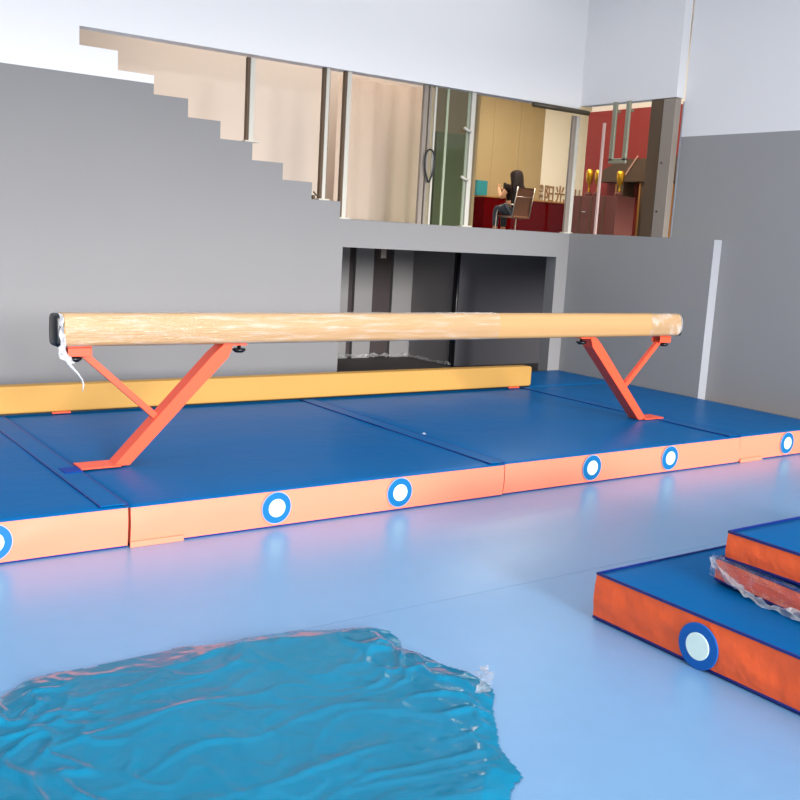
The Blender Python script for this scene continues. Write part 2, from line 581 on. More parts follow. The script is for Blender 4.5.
# joints in the stairwell wall lining
b = bmesh.new()
box(b, 4.43, 4.442, 8.992, 9.0, 1.9, 4.4)
box(b, 5.35, 5.36, 8.992, 9.0, 1.9, 4.4)
struct('trim_4', b, M['frame_gray'])
b = bmesh.new()
tube(b, [(4.62, 7.965, 1.93), (4.645, 7.965, 1.905), (4.70, 7.965, 1.885)], 0.008, 8)
box(b, 4.61, 4.635, 7.955, 7.985, 1.863, 1.90, 0.003)
tag(obj('post_bracket', b, M['brown']), 'small loose metal bracket at foot of the post on lowest step', 'bracket')

# ------------------------------------------------------------------ alcove under the platform
struct('wall_alcove_back', bx(5.9, 7.80, 10.70, 10.8, 0, 1.449), M['cave_dark'])
b = bmesh.new()
for x0, x1 in ((6.60, 6.735), (6.83, 7.10), (7.41, 7.72)):
    box(b, x0, x1, 10.64, 10.70, 0, 1.449)
struct('trim_5', b, M['pier'])
struct('wall_alcove_side', bx(7.72, 7.80, 9.80, 10.70, 0, 1.449), mat('mid_grey_partition', (150, 147, 148), 0.8, 0.2))
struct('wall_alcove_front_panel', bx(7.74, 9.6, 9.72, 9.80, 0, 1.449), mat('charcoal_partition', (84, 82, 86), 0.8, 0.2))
struct('wall_alcove_left', bx(4.7, 4.8, 8.09, 10.8, 0, 1.449), M['cave_dark'])
struct('wall_alcove_rear', bx(4.8, 5.9, 10.70, 10.8, 0, 1.449), M['cave_wall'])
struct('wall_alcove_right', bx(9.6, 9.7, 8.09, 9.8, 0, 1.449), M['cave_wall'])
b = bmesh.new()
tube(b, [(7.725, 9.70, 0.0), (7.725, 9.70, 1.449)], 0.024, 12)
tag(obj('drain_pipe', b, M['black'], None, True), 'black upright pipe at the corner inside the low opening', 'pipe')
b = bmesh.new()
box(b, 6.08, 6.15, 8.98, 9.02, 1.33, 1.449, 0.004)
tag(obj('junction_box', b, M['frame_gray']), 'small grey box hanging from the ceiling inside the low opening', 'box')


def crumple(name, pts, width, mtl, label, cat, seed=1, amp=0.02, parent=None, up=(0, 0, 1), n=60, m=7, fn=None):
    """crinkled ribbon of film along a path"""
    random.seed(seed)
    P = [Vector(p) for p in pts]
    # resample
    L = [0]
    for i in range(1, len(P)):
        L.append(L[-1] + (P[i] - P[i - 1]).length)
    bm = bmesh.new()
    rows = []
    U = Vector(up)
    for k in range(n + 1):
        s = L[-1] * k / n
        i = 0
        while i < len(L) - 2 and L[i + 1] < s:
            i += 1
        f = (s - L[i]) / max(1e-6, L[i + 1] - L[i])
        c = P[i].lerp(P[i + 1], f)
        row = []
        for j in range(m + 1):
            v = (j / m - 0.5) * width * (0.75 + 0.5 * mnoise.noise(Vector((s * 9, seed, 0))))
            q = c + U * v
            nv = mnoise.noise_vector(Vector((s * 26, v * 45, seed * 3.1)))
            row.append(bm.verts.new(q + nv * amp))
        rows.append(row)
    for k in range(n):
        for j in range(m):
            bm.faces.new([rows[k][j], rows[k + 1][j], rows[k + 1][j + 1], rows[k][j + 1]])
    o = obj(name, bm, mtl, parent, False)
    if label:
        tag(o, label, cat)
    return o


crumple('plastic_film', [(5.6, 10.58, 0.035), (6.9, 10.55, 0.05), (7.62, 10.55, 0.035), (7.68, 10.1, 0.03), (7.69, 9.68, 0.03)], 0.05,
        M['alcove_film'], 'strip of crinkled clear film lying along the alcove wall base', 'plastic film', 5, 0.028, n=150)


# ------------------------------------------------------------------ mats
def vent(root, c, r, axis, ring_mat, rim=True):
    """round vent on a face: axis is the direction the face looks to ('-Y' or '-X')"""
    ax = 'Y' if 'Y' in axis else 'X'
    b = bmesh.new()
    lathe(b, [(r * 1.0, 0.0), (r * 1.0, -0.004), (r * 0.97, -0.006)], 40, c, ax)
    v = obj('vent_ring', b, ring_mat, root)
    b = bmesh.new()
    lathe(b, [(r * 0.585, -0.004), (r * 0.585, -0.0085), (r * 0.56, -0.0095)], 40, c, ax)
    obj('vent_mesh', b, M['vent_white'], v)
    if rim:
        b = bmesh.new()
        lathe(b, [(r * 1.05, 0.001), (r * 1.05, -0.002), (r * 1.045, -0.003)], 40, c, ax)
        obj('vent_rim', b, M['rim_white'], v)
    return v


def wavy_side(bm, p0, p1, z0, z1, out, amp, n=90, m=8, seed=0, bulge=0.006):
    """a vinyl side band between p0 and p1 with slack wrinkles"""
    p0, p1, out = Vector(p0), Vector(p1), Vector(out)
    rows = []
    for k in range(n + 1):
        p = p0.lerp(p1, k / n)
        row = []
        for j in range(m + 1):
            f = j / m
            w = math.sin(PI * f)
            d = bulge * w
            q = Vector((p.x * 5 + seed, p.y * 5, f * 1.6))
            d += amp * w * mnoise.noise(q) + amp * 0.6 * w * mnoise.noise(q * 2.7)
            row.append(bm.verts.new((p.x + out.x * d, p.y + out.y * d, z0 + (z1 - z0) * f)))
        rows.append(row)
    for k in range(n):
        for j in range(m):
            bm.faces.new([rows[k][j], rows[k + 1][j], rows[k + 1][j + 1], rows[k][j + 1]])


def gym_mat(label, loc, L, W, H, rotz=0, vents_y=(), vents_x=(), side=None, ring=None, group=None, piping=True, amp=0.003, r=0.085, flap=0.0, rim=True, tab=None, drop=0.0):
    """loc: left-front-bottom corner; L along X, W along Y"""
    side = side or M['orange']
    ring = ring or M['sky_blue']
    t = thing('gym_mat', label, 'mat', loc, rotz, group)
    # blue top with a gently uneven surface
    bm = bmesh.new()
    nx, ny = max(8, int(L * 22)), max(8, int(W * 22))
    e = 0.0
    grid = []
    sd = loc[0] * 3 + loc[2] * 7
    for i in range(nx + 1):
        row = []
        for j in range(ny + 1):
            x, y = e + (L - 2 * e) * i / nx, e + (W - 2 * e) * j / ny
            w = min(1, min(x, L - x, y, W - y) / 0.10)
            z = H - 0.006 + 0.006 * w + 0.004 * w * mnoise.noise(Vector((x * 1.7 + sd, y * 1.7, 0)))
            row.append(bm.verts.new((x, y, z - 0.004)))
        grid.append(row)
    for i in range(nx):
        for j in range(ny):
            bm.faces.new([grid[i][j], grid[i + 1][j], grid[i + 1][j + 1], grid[i][j + 1]])
    ring_ = [grid[i][0] for i in range(nx + 1)] + [grid[nx][j] for j in range(1, ny + 1)] + [grid[i][ny] for i in range(nx - 1, -1, -1)] + [grid[0][j] for j in range(ny - 1, 0, -1)]
    low_ = []
    for v in ring_:
        ox = -0.004 if v.co.x < 1e-6 else 0
        oy = -0.004 if v.co.y < 1e-6 else 0
        low_.append(bm.verts.new((v.co.x + ox * drop, v.co.y + oy, H - (0.011 if drop else 0.0135))))
    for k in range(len(ring_)):
        k2 = (k + 1) % len(ring_)
        bm.faces.new([ring_[k], low_[k], low_[k2], ring_[k2]])
    top = obj('cover_top', bm, M['blue'], t, True)
    obj('foam_base', bx(0.006, L - 0.006, 0.006, W - 0.006, 0.0, 0.022, 0.004), M['navy'], t)
    bm = bmesh.new()
    z0, z1 = 0.010, H - (0.009 if drop else 0.012)
    xo = 0.002 if drop else 0.006
    wavy_side(bm, (xo - 0.002, 0.002, 0), (L - 0.006 + 0.003, 0.002, 0), z0, z1, (0, -1, 0), amp, int(L * 45), 8, sd)
    wavy_side(bm, (xo, W, 0), (xo, 0.002, 0), z0, z1, (-1, 0, 0), amp if drop else 0.0, int(W * 45), 8, sd + 5, 0.006 if drop else 0.0)
    wavy_side(bm, (L, W - 0.002, 0), (0, W - 0.002, 0), z0, z1, (0, 1, 0), amp, 20, 4, sd, 0.0)
    wavy_side(bm, (L - 0.006, 0.002, 0), (L - 0.006, W, 0), z0, z1, (1, 0, 0), amp, 20, 4, sd, 0.0)
    obj('side_band', bm, side, t, True)
    if piping:
        b = bmesh.new()
        for z in (0.012, H - 0.009):
            tube(b, [(0.003, 0.003, z), (L - 0.003, 0.003, z), (L - 0.003, W - 0.003, z), (0.003, W - 0.003, z), (0.003, 0.003, z)], 0.007, 8)
        obj('piping', b, M['navy'], t, True)
    for x in vents_y:
        vent(t, (x - 0.008, -0.009, H * 0.52), r, '-Y', ring, rim)
    for y in vents_x:
        vent(t, (-0.009, y, H * 0.43), r, '-X', ring, rim)
    if flap:
        b = bmesh.new()
        box(b, L - flap, L - 0.004, 0.02, W - 0.02, H - 0.003, H + 0.002, 0.001)
        f = obj('joining_flap', b, M['blue'], t)
        b = bmesh.new()
        box(b, L - flap - 0.007, L - flap, 0.02, W - 0.02, H - 0.004, H + 0.0025)
        box(b, L - 0.007, L + 0.001, 0.01, W - 0.01, H - 0.004, H + 0.0025)
        obj('stitched_edge', b, M['navy'], f)
    if tab:
        obj('corner_tab', bx(tab[0], tab[1], -0.012, 0.0, -0.0, 0.03, 0.002), side, t)
    return t


G = 'blue and orange gym mats joined under the beam'
MH = 0.216
gym_mat('blue mat with orange edge at the far left, showing the wide joining flap', (0.445, 4.59, 0), 1.25, 2.42, MH, 0, (0.62,), (), group=G, flap=0.13, piping=False)
gym_mat('blue mat with orange edge and two ringed vents under the beam\'s left leg', (1.70, 4.585, 0), 2.43, 2.43, MH, 0, (0.815, 1.625), (), group=G, piping=False, flap=0.10, tab=(0.0, 0.28))
gym_mat('blue mat with orange edge and two ringed vents under the beam\'s right leg', (4.141, 4.600, 0), 2.406, 2.41, MH, 0, (0.79, 1.59), (), group=G, piping=False, flap=0.11)
gym_mat('short blue mat with one ringed vent against the right grey wall', (6.556, 4.61, 0), 1.282, 2.40, MH, 0, (0.62,), (), group=G, piping=False, tab=(0.02, 0.30))
gym_mat('long blue mat strip behind the low beam along the back wall', (0.445, 7.019, 0), 7.39, 0.915, MH, 0, (), (), group=G, piping=False)
# dark blue strap end lying by the left foot plate
b = bmesh.new()
box(b, 1.60, 1.70, 5.30, 5.42, 0.2175, 0.2215, 0.001)
tag(obj('velcro_strip', b, mat('strong_blue_strap', (0, 56, 146), 0.5, 0.1)), 'dark blue strap end beside the left foot plate of the beam', 'strap')

# the stack at the right
G2 = 'mats stacked in the right foreground'
gym_mat('large blue and orange mat at the bottom of the right stack, one ringed vent', (3.125, 0.40, 0), 2.43, 2.43, MH, 0, (), (1.870, 0.8), side=M['orange_deep'], drop=1.0, ring=M['vent_blue'], group=G2, amp=0.012, r=0.093, rim=False)
a = math.radians(-7)
W2 = 1.9
mid = gym_mat('thin orange edged mat in the middle of the right stack, in torn film', (3.492 + W2 * math.sin(a), 2.502 - W2 * math.cos(a), MH + 0.003), 1.4, W2, 0.115, a, (), (), side=M['orange_deep'], drop=1.0, group=G2, amp=0.008)
gym_mat('topmost thin mat of the right stack with bright blue top', (3.455, 2.435 - 1.9, MH + 0.121), 1.4, 1.9, 0.135, 0, (), (), side=M['orange_deep'], drop=1.0, group=G2, amp=0.006)
# film torn round the middle mat
pa = []
for s_, z_ in ((0.0, 0.115), (0.06, 0.055), (0.14, 0.03), (0.22, 0.02), (0.32, 0.0), (0.40, 0.02), (0.52, 0.015)):
    pa.append((-0.026, W2 - s_, z_ + 0.0))
fl = crumple('plastic_wrap', pa, 0.045, M['wrap_bright'], None, None, 8, 0.02, mid, n=90, m=6)
bm = bmesh.new()
rows = []
for k in range(41):
    yy = W2 + 0.01 - 0.9 * k / 40
    row = []
    for j in range(9):
        z = 0.03 + 0.10 * j / 8
        d = 0.012 * mnoise.noise(Vector((yy * 14, z * 30, 2)))
        row.append(bm.verts.new((-0.022 + d, yy, z)))
    rows.append(row)
for k in range(40):
    for j in range(8):
        bm.faces.new([rows[k][j], rows[k + 1][j], rows[k + 1][j + 1], rows[k][j + 1]])
obj('film_sheet', bm, M['film'], mid, False)


# ------------------------------------------------------------------ balance beam
def beam_profile(w, h, r, bulge, n=6):
    """rounded section with gently bulging sides, in (y, z), z from 0 to h"""
    pts = []
    hw = w / 2
    for (cy_, cz_, a0) in ((hw - r, h - r, 0), (-(hw - r), h - r, 90), (-(hw - r), r, 180), (hw - r, r, 270)):
        for k in range(n + 1):
            a_ = math.radians(a0 + 90 * k / n)
            pts.append([cy_ + r * math.cos(a_), cz_ + r * math.sin(a_)])
    out = []
    m_ = len(pts)
    for i in range(m_):
        out.append(pts[i])
        nx_ = pts[(i + 1) % m_]
        if abs(pts[i][0] - nx_[0]) < 1e-6 and abs(pts[i][1] - nx_[1]) > 0.03:
            for q in range(1, 8):
                f = q / 8
                z = pts[i][1] + (nx_[1] - pts[i][1]) * f
                out.append([pts[i][0] * (1 + bulge * math.sin(PI * f)), z])
    return out


def sweep_x(prof, x0, x1, n=60, endr=0.012, sag=None):
    bm = bmesh.new()
    rings = []
    hmid = sum(p[1] for p in prof) / len(prof)
    xs = [(x0, 0.90), (x0 + endr * 0.35, 0.96), (x0 + endr, 1.0)] + [(x0 + endr + (x1 - x0 - 2 * endr) * k / n, 1.0) for k in range(1, n)] + [(x1 - endr, 1.0), (x1 - endr * 0.35, 0.96), (x1, 0.90)]
    for x_, s_ in xs:
        rings.append([bm.verts.new((x_, p[0] * s_, hmid + (p[1] - hmid) * s_)) for p in prof])
    m_ = len(prof)
    for i in range(len(rings) - 1):
        for k in range(m_):
            bm.faces.new([rings[i][k], rings[i][(k + 1) % m_], rings[i + 1][(k + 1) % m_], rings[i + 1][k]])
    bm.faces.new(rings[0])
    bm.faces.new(list(reversed(rings[-1])))
    return bm


BX0, BX1, BY, BZ = 1.60, 6.64, 5.41, 0.900
beam = thing('balance_beam', 'long tan balance beam on orange angled legs, wrapped in clear film', 'balance beam', (BX0, BY, MH))
bz = BZ - MH
prof = [(p[0], p[1] + bz) for p in beam_profile(0.126, 0.180, 0.036, 0.15)]
obj('beam_body', sweep_x(prof, 0.0, BX1 - BX0, 60, 0.02), M['beam'], beam, True)
# stretch wrap shell over the left two thirds
prof2 = [(p[0] * 1.035, p[1]) for p in beam_profile(0.129, 0.184, 0.037, 0.15)]
bm = bmesh.new()
rings = []
nn = 150
for k in range(nn + 1):
    x_ = 0.01 + 3.05 * k / nn
    ring = []
    for i, p in enumerate(prof2):
        w_ = 0.0022 * mnoise.noise(Vector((x_ * 2.0, p[0] * 60, p[1] * 60))) + 0.001
        q = Vector((0, p[0], p[1] - 0.09))
        q = q * (1 + w_ / max(0.03, q.length))
        ring.append(bm.verts.new((x_, q.y, q.z + 0.088 + bz)))
    rings.append(ring)
for i in range(nn):
    for k in range(len(prof2)):
        bm.faces.new([rings[i][k], rings[i][(k + 1) % len(prof2)], rings[i + 1][(k + 1) % len(prof2)], rings[i + 1][k]])
obj('stretch_wrap', bm, M['wrap'], beam, True)
# second loose wrap at the right end
bm = bmesh.new()
rings = []
for k in range(31):
    x_ = 4.66 + 0.39 * k / 30
    ring = []
    for i, p in enumerate(prof2):
        q = Vector((0, p[0], p[1] - 0.09))
        q = q * (1.01 + 0.08 * max(0, mnoise.noise(Vector((x_ * 9, p[0] * 25, p[1] * 25)))))
        if k == 30:
            q *= 0.93
        ring.append(bm.verts.new((x_, q.y, q.z + 0.088 + bz)))
    rings.append(ring)
for i in range(30):
    for k in range(len(prof2)):
        bm.faces.new([rings[i][k], rings[i][(k + 1) % len(prof2)], rings[i + 1][(k + 1) % len(prof2)], rings[i + 1][k]])
bm.faces.new(rings[-1])
obj('end_wrap', bm, M['film'], beam, True)
# black end caps
bm = bmesh.new()
prof3 = [(p[0] * 1.02, p[1] + bz) for p in beam_profile(0.13, 0.176, 0.028, 0.08)]
o = obj('end_cap', sweep_x(prof3, -0.035, 0.012, 3, 0.012), M['black'], beam, True)
o = obj('end_cap', sweep_x(prof3, BX1 - BX0 - 0.008, BX1 - BX0 + 0.014, 3, 0.006), M['black'], beam, True)
# film bunched at the left end, with a tail hanging
crumple('bunched_film', [(-0.012, -0.078, bz + 0.185), (-0.006, -0.082, bz + 0.10), (0.0, -0.08, bz + 0.03), (0.0, -0.07, bz - 0.02)], 0.036, M['wrap_bright'], None, None, 21, 0.016, beam, up=(1, 0.1, 0), n=40, m=8)
crumple('bunched_film', [(0.0, -0.07, bz - 0.0), (0.01, -0.06, bz - 0.05), (0.05, -0.055, bz - 0.085)], 0.06, M['wrap_bright'], None, None, 33, 0.018, beam, up=(1, 0.1, 0.2), n=30, m=7)
bm = bmesh.new()
tail = [(-0.01, -0.05, bz + 0.02), (0.02, -0.055, bz - 0.05), (0.045, -0.05, bz - 0.10), (0.085, -0.05, bz - 0.145), (0.11, -0.05, bz - 0.18), (0.118, -0.05, bz - 0.21), (0.112, -0.05, bz - 0.245)]
tube(bm, tail, 0.006, 7, [0.012, 0.014, 0.010, 0.006, 0.005, 0.005, 0.003])
obj('film_tail', bm, M['wrap_bright'], beam, True)


def stand(sgn, xf, xt, xb, name):
    """sgn +1: leg leans to +X going up; xf foot x, xt top x, xb brace bracket x (all relative to the beam's start)"""
    ztop = bz - 0.004
    # main leg: square tube mitred at foot and top, bent a little at the top
    w = 0.062
    d = 0.105
    yc = 0.0
    bm = bmesh.new()
    hx = 0.046   # half the horizontal cut of the slanted tube
    zk = ztop - 0.075
    f = (zk) / (ztop)
    xk = xf + (xt - xf) * 0.93
    pts_ = [(xf - hx * sgn, 0.004), (xf + hx * sgn, 0.004), (xk + hx * sgn * 0.9, zk), (xt + hx * 0.62 * sgn, ztop), (xt - hx * 0.75 * sgn, ztop), (xk - hx * sgn * 1.15, zk + 0.02)]
    bm = extrude_poly(pts_, 'Y', yc - d / 2, yc + d / 2)
    leg = obj('leg', bm, M['orange_steel'], beam)
    # foot plate
    b = bmesh.new()
    xs = sorted((xf - 0.235 * sgn, xf - 0.01 * sgn))
    box(b, xs[0], xs[1], -0.075, 0.075, 0.002, 0.012, 0.003)
    obj('foot_plate', b, M['orange_steel'], beam)
    # brace
    b = bmesh.new()
    fm = 0.365
    xm = xf + (xt - xf) * fm
    zm = ztop * fm
    square_bar(b, (xb, 0, ztop - 0.045), (xm - 0.0 * sgn, 0, zm), 0.036, 0.036)
    br = obj('brace', b, M['orange_steel'], beam)
    # brackets screwed under the beam
    b = bmesh.new()
    xs = sorted((xb - 0.10 * sgn, xb + 0.03 * sgn))
    box(b, xs[0], xs[1], -0.045, 0.045, ztop - 0.006, ztop + 0.004, 0.001)
    box(b, xs[0], xs[1], -0.045, -0.039, ztop - 0.05, ztop, 0.001)
    box(b, xs[0], xs[1], 0.039, 0.045, ztop - 0.05, ztop, 0.001)
    obj('bracket', b, M['orange_steel'], beam)
    b = bmesh.new()
    xs = sorted((xt - 0.03 * sgn, xt + 0.12 * sgn))
    box(b, xs[0], xs[1], -0.045, 0.045, ztop - 0.006, ztop + 0.004, 0.001)
    obj('bracket', b, M['orange_steel'], beam)
    # knobs
    for xk_, dz in ((xt + 0.085 * sgn, 0.0), (xb - 0.055 * sgn, -0.030)):
        b = bmesh.new()
        z = ztop - 0.006 + dz
        lathe(b, [(0.011, 0.006), (0.011, -0.026), (0.022, -0.028), (0.038, -0.022), (0.041, -0.032), (0.024, -0.046), (0.006, -0.048)], 16, (xk_, -0.01, z))
        obj('knob', b, M['black'], beam, True)


stand(1, 1.935 - BX0, 2.578 - BX0, 1.735 - BX0, 'left')
stand(-1, 6.285 - BX0, 5.635 - BX0, 6.445 - BX0, 'right')

# ------------------------------------------------------------------ low beam
low = thing('low_beam', 'low ochre yellow beam lying on the mats along the back wall', 'balance beam', (1.55, 7.06, MH))
prof = [(p[0], p[1] + 0.012) for p in beam_profile(0.12, 0.190, 0.012, 0.02, 4)]
obj('beam_body', sweep_x(prof, 0.0, 5.01, 40, 0.03), M['low_beam'], low, True)
for xx in (0.47, 4.72):
    b = bmesh.new()
    box(b, xx, xx + 0.13, -0.075, 0.075, -0.0, 0.012, 0.003)
    obj('foot', b, M['orange_steel'], low)
b = bmesh.new()
box(b, 0.02, 4.99, -0.055, 0.055, 0.003, 0.0125)
obj('base_strip', b, M['black'], low)

# ------------------------------------------------------------------ teal sheet in the foreground
outline = [(0.50, 3.28), (0.74, 3.26), (0.80, 3.29), (0.865, 3.335), (1.02, 3.36), (1.248, 3.347), (1.45, 3.355), (1.682, 3.325), (1.90, 3.29), (2.10, 3.235), (2.20, 3.19), (2.253, 3.119),
           (2.235, 3.02), (2.205, 2.945), (2.23, 2.85), (2.26, 2.76), (2.30, 2.66), (2.28, 2.52), (2.18, 2.38), (2.05, 2.20), (1.98, 2.0), (1.6, 1.72), (1.1, 1.75), (0.6, 2.2), (0.35, 2.7)]


def inside(x, y, poly):
    c = False
    j = len(poly) - 1
    for i in range(len(poly)):
        xi, yi = poly[i]
        xj, yj = poly[j]
        if (yi > y) != (yj > y) and x < (xj - xi) * (y - yi) / (yj - yi) + xi:
            c = not c
        j = i
    return c


def edge_dist(x, y, poly):
    best = 9
    for i in range(len(poly)):
        ax_, ay_ = poly[i]
        bx_, by_ = poly[(i + 1) % len(poly)]
        dx, dy = bx_ - ax_, by_ - ay_
        t_ = max(0, min(1, ((x - ax_) * dx + (y - ay_) * dy) / (dx * dx + dy * dy)))
        best = min(best, math.hypot(x - ax_ - t_ * dx, y - ay_ - t_ * dy))
    return best


bm = bmesh.new()
st = 0.0105
nx, ny = int(2.02 / st), int(1.75 / st)
V = {}
for i in range(nx + 1):
    for j in range(ny + 1):
        x = 0.33 + i * st
        y = 1.68 + j * st
        xx = x + 0.03 * mnoise.noise(Vector((x * 6, y * 6, 1)))
        yy = y + 0.03 * mnoise.noise(Vector((x * 6, y * 6, 9)))
        if inside(xx, yy, outline):
            e = min(1, edge_dist(xx, yy, outline) / 0.10)
            # a mostly flat sheet with a few warped long folds and loose crumples at its ends
            wx = x + 0.18 * mnoise.noise(Vector((x * 2.3, y * 2.3, 11)))
            wy = y + 0.18 * mnoise.noise(Vector((x * 2.3, y * 2.3, 17)))
            f1 = max(0, 1 - abs(mnoise.noise(Vector((wx * 1.5 + wy * 0.5, wy * 4.2 - wx * 1.6, 3)))) * 5)
            f2 = max(0, 1 - abs(mnoise.noise(Vector((wx * 6, wy * 8, 7)))) * 4)
            loose = min(1, max(0, 1.1 - (x - 0.45) / 0.55)) + min(1, max(0, (x - 1.95) / 0.25))
            z = 0.004 + e * (0.020 + 0.012 * mnoise.noise(Vector((wx * 2, wy * 3, 21))) + 0.007 * f1 ** 2 * (0.5 + mnoise.noise(Vector((x * 3, y * 3, 40)))) + (0.003 + 0.020 * min(1, loose)) * f2 ** 2) + 0.0015 * mnoise.noise(Vector((x * 20, y * 20, 5)))
            V[i, j] = bm.verts.new((x, y, max(0.002, z)))
for (i, j) in list(V):
    if (i + 1, j) in V and (i, j + 1) in V and (i + 1, j + 1) in V:
        bm.faces.new([V[i, j], V[i + 1, j], V[i + 1, j + 1], V[i, j + 1]])
loose_v = [v for v in bm.verts if not v.link_faces]
bmesh.ops.delete(bm, geom=loose_v, context='VERTS')
sheet = obj('plastic_sheet', bm, M['teal'], None, True)
tag(sheet, 'crumpled glossy teal plastic sheet spread on the floor in the foreground', 'plastic sheet')
crumple('film_scrap', [(2.17, 2.44, 0.05), (2.24, 2.50, 0.05), (2.31, 2.60, 0.03), (2.37, 2.66, 0.012)], 0.07, M['film'],
        'small scrap of clear film at the right corner of the teal sheet', 'plastic film', 14, 0.012, up=(0.7, -0.6, 0.15), n=30)

crumple('plastic_film', [(7.815, 7.00, 0.228), (7.815, 6.5, 0.226), (7.81, 6.02, 0.226)], 0.018, M['film'],
        'thin strip of clear film along the mat edge by the grey side wall', 'plastic film', 41, 0.005, up=(1, 0, 0), n=70, m=3)
crumple('film_scrap', [(4.14, 5.47, 0.226), (4.17, 5.485, 0.226)], 0.03, M['wrap_bright'],
        'tiny crumpled white film scrap on the middle mat seam', 'plastic film', 43, 0.007, up=(0, 1, 0.3), n=8, m=4)

# ------------------------------------------------------------------ upstairs office
t = thing('reception_counter', 'dark red counter behind the seated person upstairs', 'counter', (13.6, 16.35, 1.70))
obj('counter_body', bx(0, 2.80, 0, 0.45, 0, 0.76, 0.004), M['red'], t)
obj('counter_top', bx(-0.02, 2.83, -0.03, 0.47, 0.76, 0.79, 0.004), M['gold_wood'], t)
tag(obj('teal_box', bx(13.5, 13.78, 16.5, 16.6, 2.49, 2.80, 0.004), M['teal_box']), 'small teal box standing on the left end of the counter', 'box')
tag(obj('leaning_board', bx(13.42, 13.56, 16.75, 16.80, 1.70, 3.72, 0.003), M['brown']), 'tall narrow brown board leaning beside the office wall', 'board')


def text_obj(body, size, loc, name='lettering', parent=None, rot=(PI / 2, 0, 0), sx=1.0):
    cu = bpy.data.curves.new(name, 'FONT')
    cu.body = body
    cu.size = size
    cu.extrude = 0.008
    cu.offset = 0.004
    tmp = bpy.data.objects.new(name + '_tmp', cu)
    COL.objects.link(tmp)
    bpy.context.view_layer.update()
    dg = bpy.context.evaluated_depsgraph_get()
    me = bpy.data.meshes.new_from_object(tmp.evaluated_get(dg))
    bpy.data.objects.remove(tmp)
    me.materials.clear()
    me.materials.append(M['sign'])
    o = bpy.data.objects.new(name, me)
    COL.objects.link(o)
    o.rotation_euler = rot
    o.scale = (sx, 1, 1)
    o.location = loc
    if parent:
        o.parent = parent
    return o


t = thing('wall_sign', 'raised Chinese characters on the bright upstairs wall', 'sign', (15.69, 16.985, 2.50))
text_obj('港', 0.19, (-0.01, 0, 0.21), 'character', t, sx=0.8)
text_obj('湾', 0.19, (-0.01, 0, 0.02), 'character', t, sx=0.8)
text_obj('阳', 0.43, (0.16, 0, 0.02), 'character', t, sx=0.76)
text_obj('光', 0.43, (0.49, 0, 0.02), 'character', t, sx=0.76)
b = bmesh.new()
box(b, 1.12, 1.16, -0.01, 0.0, 0.0, 0.34)
box(b, 1.26, 1.29, -0.01, 0.0, 0.0, 0.34)
obj('character', b, M['sign'], t)

# red display with trophies behind the side glazing
t = thing('display_wall', 'tall red display board with dark shelf bays behind side glazing', 'display', (12.555, 10.6, 1.70))
obj('back_board', bx(-0.04, 0, -0.9, 1.86, 0.0, 2.10), M['red_board'], t)
b = extrude_poly([(-0.9, 1.32), (0.2, 1.27), (0.75, 1.27), (1.15, 1.10), (1.28, 0.92), (-0.9, 0.92)], 'X', -0.35, -0.04)
obj('reflection_band', b, M['brown'], t)  # dark reflection built as a solid brown band
for y0_, y1_ in ((-0.9, -0.30), (0.10, 0.36), (0.70, 0.86)):
    obj('upright', bx(-0.30, -0.04, y0_, y1_, 0.0, 0.95), M['brown'], t)
    obj('edging', bx(-0.31, -0.30, y1_ - 0.03, y1_, 0.0, 0.90), M['gold_wood'], t)
for y_, z_ in ((0.12, 0.98), (0.62, 1.03)):
    b = bmesh.new()
    square_bar(b, (-0.36, y_, z_), (-0.36, y_ - 0.22, z_ + 0.28), 0.03, 0.01, Vector((1, 0, 0)))
    obj('strut', b, mat('pale_strut', (200, 150, 130), 0.4), t)
t = thing('plinth', 'brownish low cabinet carrying the gold trophies upstairs', 'cabinet', (11.6, 10.80, 1.70))
obj('carcass', bx(0, 0.40, 0, 0.95, 0, 0.66, 0.004), M['maroon'], t)
for yy in (0.25, 0.52, 0.76):
    b = bmesh.new()
    box(b, -0.012, 0.0, yy, yy + 0.015, 0.02, 0.64)
    obj('door_gap', b, M['brown'], t)
for yy in (0.32, 0.62):
    obj('pull', bx(-0.03, -0.012, yy, yy + 0.08, 0.40, 0.415, 0.003), M['chrome'], t)


def trophy(loc, h, label):
    t = thing('trophy', label, 'trophy', loc, 0, 'gold trophies on the cabinet')
    b = bmesh.new()
    lathe(b, [(0.06, 0.0), (0.06, 0.05), (0.045, 0.055)], 14)
    obj('base', b, M['maroon'], t, True)
    b = bmesh.new()
    lathe(b, [(0.035, 0.055), (0.014, 0.09), (0.014, h * 0.4), (0.045, h * 0.5), (0.062, h * 0.75), (0.058, h * 0.95), (0.03, h)], 16)
    obj('cup', b, M['gold'], t, True)


trophy((11.75, 11.56, 2.36), 0.42, 'leftmost of the gold trophies, beside the corner post')
trophy((11.70, 11.32, 2.36), 0.40, 'gold trophy just right of the pinkish joint strip')
trophy((11.70, 10.86, 2.36), 0.38, 'gold trophy farthest right, below the pull handle')

# office chair
CX, CY, FZ = 13.50, 15.05, 1.70
chair = thing('office_chair', 'brown mesh back office chair with chrome frame under seated person', 'chair', (CX, CY, FZ), math.radians(4))
SZ = 0.37
bm = bmesh.new()
rows = []
for i in range(13):
    f = i / 12
    z = SZ - 0.02 + 0.58 * f
    yb = 0.02 - 0.10 * f + 0.03 * math.sin(PI * f)
    rows.append([bm.verts.new((-0.235 + 0.47 * j / 8, yb - 0.03 * math.sin(PI * j / 8) * (-1), z)) for j in range(9)])
for i in range(12):
    for j in range(8):
        bm.faces.new([rows[i][j], rows[i][j + 1], rows[i + 1][j + 1], rows[i + 1][j]])
bmesh.ops.solidify(bm, geom=list(bm.faces), thickness=0.012)
obj('backrest', bm, M['mesh_back'], chair, True)
obj('seat', bx(-0.23, 0.23, 0.02, 0.48, SZ - 0.03, SZ + 0.01, 0.01), M['mesh_back'], chair)
